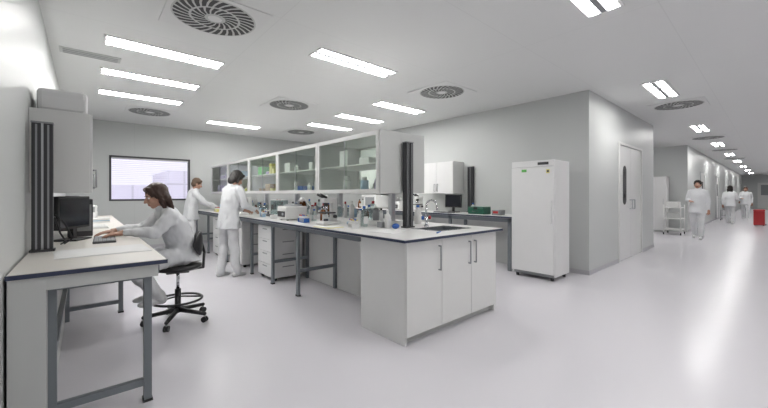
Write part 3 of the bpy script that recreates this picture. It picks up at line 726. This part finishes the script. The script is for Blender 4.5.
def centrifuge(x, y, z, rz=0):
    b = MB(); b.box(-0.15, 0.15, -0.17, 0.17, 0.01, 0.20, 'white', 0.02).lathe([(0.13, 0.2), (0.12, 0.225), (0.06, 0.24), (0, 0.243)], (0, 0.02, 0), 'mgrey')
    b.box(-0.12, 0.12, -0.175, -0.168, 0.05, 0.13, 'dark').cyl((0.07, -0.175, 0.09), (0.07, -0.19, 0.09), 0.018, 'alu')
    for sx in (-.1, .1):
        for sy in (-.12, .12): b.cyl((sx, sy, 0), (sx, sy, 0.012), 0.015, 'black')
    b.obj('bench_centrifuge', (x, y, z), rz)
def rack(x, y, z, rz=0, c='blue'):
    b = MB(); b.box(-0.10, 0.10, -0.04, 0.04, 0, 0.008, c).box(-0.10, 0.10, -0.04, 0.04, 0.05, 0.056, c)
    for s in (-0.097, 0.094): b.box(s, s+0.004, -0.04, 0.04, 0.008, 0.05, c)
    for i in range(6):
        for j in range(2): b.cyl((-0.08+i*0.032, -0.02+j*0.04, 0.008), (-0.08+i*0.032, -0.02+j*0.04, 0.09), 0.008, 'white', seg=8).cyl((-0.08+i*0.032, -0.02+j*0.04, 0.085), (-0.08+i*0.032, -0.02+j*0.04, 0.1), 0.0095, random.choice(['red', 'blue', 'yellow']), seg=8)
    b.obj('test_tube_rack', (x, y, z), rz)
def balance(x, y, z, rz=0):
    b = MB(); b.box(-0.1, 0.1, -0.16, 0.14, 0, 0.06, 'white2', 0.01).box(-0.07, 0.07, -0.162, -0.1, 0.03, 0.065, 'dark').cyl((0, 0.02, 0.06), (0, 0.02, 0.075), 0.045, 'chrome')
    for sx in (-0.098, 0.09): b.box(sx, sx+0.008, -0.08, 0.135, 0.06, 0.28, 'bottle')
    b.box(-0.1, 0.1, 0.13, 0.14, 0.06, 0.28, 'white2').box(-0.1, 0.1, -0.08, 0.14, 0.28, 0.29, 'white2').box(-0.09, 0.09, -0.082, -0.078, 0.06, 0.28, 'bottle')
    b.obj('analytical_balance', (x, y, z), rz)
def arm_lamp(x, y, z, rz=0):
    b = MB(); b.cyl((0, 0, 0), (0, 0, 0.02), 0.07, 'white2').tube([(0, 0, 0.02), (0.02, 0, 0.2), (-0.10, 0, 0.33)], 0.009, 'white2').lathe([(0.02, 0.05), (0.055, 0.0), (0.05, 0.0), (0.015, 0.045)], (-0.12, 0, 0.28), 'white2')
    b.obj('bench_task_lamp', (x, y, z), rz)
microscope(2.30, 3.68, TZ, math.radians(-90)); microscope(2.28, 6.55, TZ, math.radians(-90), 'white')
bottle(2.45, 3.15, TZ, 0.24, 0.04); bottle(2.50, 3.30, TZ, 0.18, 0.035, 'white', 'white'); bottle(2.40, 3.98, TZ, 0.22, 0.04, 'amber', 'black')
bottle(2.50, 4.12, TZ, 0.25, 0.045, 'white', 'red'); bottle(2.42, 4.25, TZ, 0.17, 0.035); bottle(2.52, 5.0, TZ, 0.24, 0.04, 'white', 'blue'); bottle(2.45, 7.5, TZ, 0.22, 0.04, 'amber', 'black')
bottle(2.40, 5.95, TZ, 0.22, 0.04); bottle(3.2, 3.0, TZ, 0.24, 0.045, 'white', 'blue'); bottle(2.55, 2.85, TZ, 0.20, 0.035, 'white', 'white')
centrifuge(2.32, 4.72, TZ, math.radians(-90)); balance(2.30, 7.0, TZ, math.radians(-90)); balance(2.32, 5.22, TZ, math.radians(-90))
rack(2.22, 4.18, TZ, 1.5); rack(2.25, 5.62, TZ, 1.4, 'lblue'); rack(2.15, 7.9, TZ, 1.5, 'yellow'); rack(2.26, 3.10, TZ, 1.2, 'white2')
arm_lamp(2.45, 4.44, TZ, 0); arm_lamp(3.1, 3.4, TZ, 2)
# mixed glassware standing on the spine ledge
b = MB(); zl = 0.06
y = 3.1
while y < 9.1:
    if all(abs(y-q) > 0.07 for q in (3.0, 4.1, 5.4, 6.7, 8.0, 9.2)):
        for xx in (-0.08, 0.07):
            if random.random() < 0.8:
                h = random.uniform(0.10, 0.24); r = random.uniform(0.022, 0.042); c = random.choice(['bottle', 'white', 'white2', 'amber', 'lblue', 'bottle', 'paper', 'mgrey'])
                b.cyl((xx, y, zl), (xx, y, zl+h*0.7), r, c).cyl((xx, y, zl+h*0.7), (xx, y, zl+h*0.85), r, c, r1=r*0.45).cyl((xx, y, zl+h*0.85), (xx, y, zl+h), r*0.5, random.choice(['blue', 'white', 'red', 'black']))
    y += random.uniform(0.09, 0.17)
b.obj('assorted_laboratory_glassware', (2.75, 0, TZ))
b = MB(); used = [3.15, 3.30, 3.62, 3.75, 3.98, 4.12, 4.25, 4.44, 4.65, 4.8, 5.0, 5.22, 5.35, 5.95, 6.5, 6.65, 7.0, 7.5]
y = 2.95
while y < 9.0:
    if all(abs(y-q) > 0.10 for q in used):
        x = random.uniform(-0.06, 0.04); c = random.choice(['white', 'paper', 'lblue', 'mgrey', 'white2', 'dark'])
        if random.random() < 0.5: b.box(x-0.04, x+0.04, y-0.04, y+0.04, 0, random.uniform(0.03, 0.12), c, 0.003)
        else: b.cyl((x, y, 0), (x, y, random.uniform(0.06, 0.13)), random.uniform(0.02, 0.035), c)
    y += 0.11
b.obj('small_bench_supplies', (2.54, 0, TZ))
b = MB(); b.box(-0.105, 0.105, -0.15, 0.15, 0, 0.004, 'yellow').box(-0.09, 0.09, -0.13, 0.13, 0.004, 0.006, 'paper', mtx=Matrix.Rotation(0.1, 4, 'Z')); b.obj('yellow_folder', (2.11, 3.38, TZ), 0.1)
b = MB(); b.box(-0.2, 0.2, -0.14, 0.14, 0, 0.003, 'paper'); b.obj('work_sheet', (2.35, 2.6, TZ), 0.3)
b = MB(); b.cyl((0, 0, 0.006), (0.13, 0.03, 0.006), 0.006, 'blue').cyl((0.13, 0.03, 0.006), (0.145, 0.034, 0.006), 0.006, 'white', r1=0.002); b.obj('ballpoint_pen', (2.55, 2.14, TZ), 0.2)
b = MB(); b.sph((0, 0, 0.03), (0.05, 0.03, 0.03), 'blue'); 
for v in b.bm.verts: v.co.z = max(0, v.co.z)
b.obj('sponge', (2.55, 2.72, TZ))
# side bench items
monitor('computer_monitor', 5.80, 4.42, TZ, math.radians(-75), 0.36, 0.27, 'screenoff')
keyboard(5.52, 4.45, TZ, math.radians(-90))
b = MB(); b.box(-0.13, 0.13, -0.17, 0.17, 0, 0.12, 'green', 0.01).box(-0.13, 0.13, -0.17, 0.17, 0.122, 0.14, 'green', 0.006).box(-0.134, -0.129, -0.04, 0.04, 0.09, 0.13, 'black').tube([(-0.135, -0.06, 0.06), (-0.16, -0.05, 0.05), (-0.16, 0.05, 0.05), (-0.135, 0.06, 0.06)], 0.006, 'black'); b.obj('equipment_case', (5.68, 3.72, TZ))
b = MB(); b.box(-0.1, 0.1, -0.08, 0.08, 0, 0.09, 'mgrey', 0.01).box(-0.102, -0.098, -0.05, 0.05, 0.03, 0.07, 'red').cyl((0, 0, 0.09), (0, 0, 0.1), 0.05, 'alu'); b.obj('hotplate_stirrer', (5.68, 3.32, TZ))
b = MB(); b.box(-0.25, 0.25, -0.3, 0.3, 0.02, 0.36, 'white2', 0.02).box(-0.255, -0.249, -0.24, 0.12, 0.08, 0.30, 'mgrey').box(-0.256, -0.249, 0.16, 0.27, 0.08, 0.30, 'lgrey').cyl((-0.255, 0.21, 0.24), (-0.27, 0.21, 0.24), 0.02, 'dark')
for sx in (-.2, .2):
    for sy in (-.25, .25): b.cyl((sx, sy, 0), (sx, sy, 0.022), 0.02, 'black')
b.obj('incubator', (5.75, 6.9, TZ))
centrifuge(5.7, 5.95, TZ, math.radians(-90)); microscope(5.68, 5.3, TZ, math.radians(-90)); bottle(5.8, 5.62, TZ, 0.24, 0.045, 'white', 'blue'); bottle(5.75, 7.6, TZ, 0.24, 0.045, 'amber', 'black')
bottle(5.85, 3.98, TZ, 0.2, 0.04, 'white', 'blue')
# corridor furniture
def locker(x, y, wx, wy, h):
    b = MB(); b.box(0, wx, 0, wy, 0.05, h, 'white', 0.004).box(0.02, wx-0.02, 0.02, wy-0.02, 0, 0.05, 'lgrey')
    n = 2
    for k in range(n):
        a = k*wy/n+0.005; b.box(-0.018, 0, a, a+wy/n-0.01, 0.06, h-0.01, 'white2', 0.003); b.tube([(-0.018, a+0.06, h*0.5), (-0.045, a+0.06, h*0.5), (-0.045, a+0.06, h*0.6), (-0.018, a+0.06, h*0.6)], 0.006, 'alu')
    b.obj('storage_cabinet', (x, y, 0))
locker(14.95, 2.45, 0.5, 1.0, 1.9); locker(14.95, 3.5, 0.5, 1.0, 1.9)
def cart(x, y, m='alu', rz=0):
    b = MB()
    for z in (0.15, 0.5, 0.85): b.box(-0.35, 0.35, -0.22, 0.22, z, z+0.02, m)
    for sx in (-.34, .34):
        for sy in (-.21, .21): b.cyl((sx, sy, 0.06), (sx, sy, 0.95), 0.014, m).cyl((sx, sy-0.012, 0.04), (sx, sy+0.012, 0.04), 0.04, 'black')
    b.box(-0.25, 0.1, -0.15, 0.15, 0.87, 1.05, 'white', 0.01).box(-0.2, 0.2, -0.15, 0.15, 0.52, 0.7, 'lgrey'); b.obj('trolley', (x, y, 0), rz)
cart(14.4, 2.15, 'white'); cart(24, 1.55)

# ------------------------------------------------------------------ world + camera
W = bpy.data.worlds.new('World'); S.world = W; W.use_nodes = True
bg = W.node_tree.nodes['Background']; bg.inputs[0].default_value = (0.89, 0.87, 0.97, 1); bg.inputs[1].default_value = 1.3
cam = bpy.data.cameras.new('Camera'); co = bpy.data.objects.new('Camera', cam); S.collection.objects.link(co)
co.location = (0, 0, 1.3); co.rotation_euler = (math.radians(90), 0, -math.atan2(0.6587, 0.7524))
cam.sensor_width = 36; cam.lens = 36*342/768; cam.shift_y = -10/768; cam.clip_start = 0.05; cam.clip_end = 200
S.camera = co
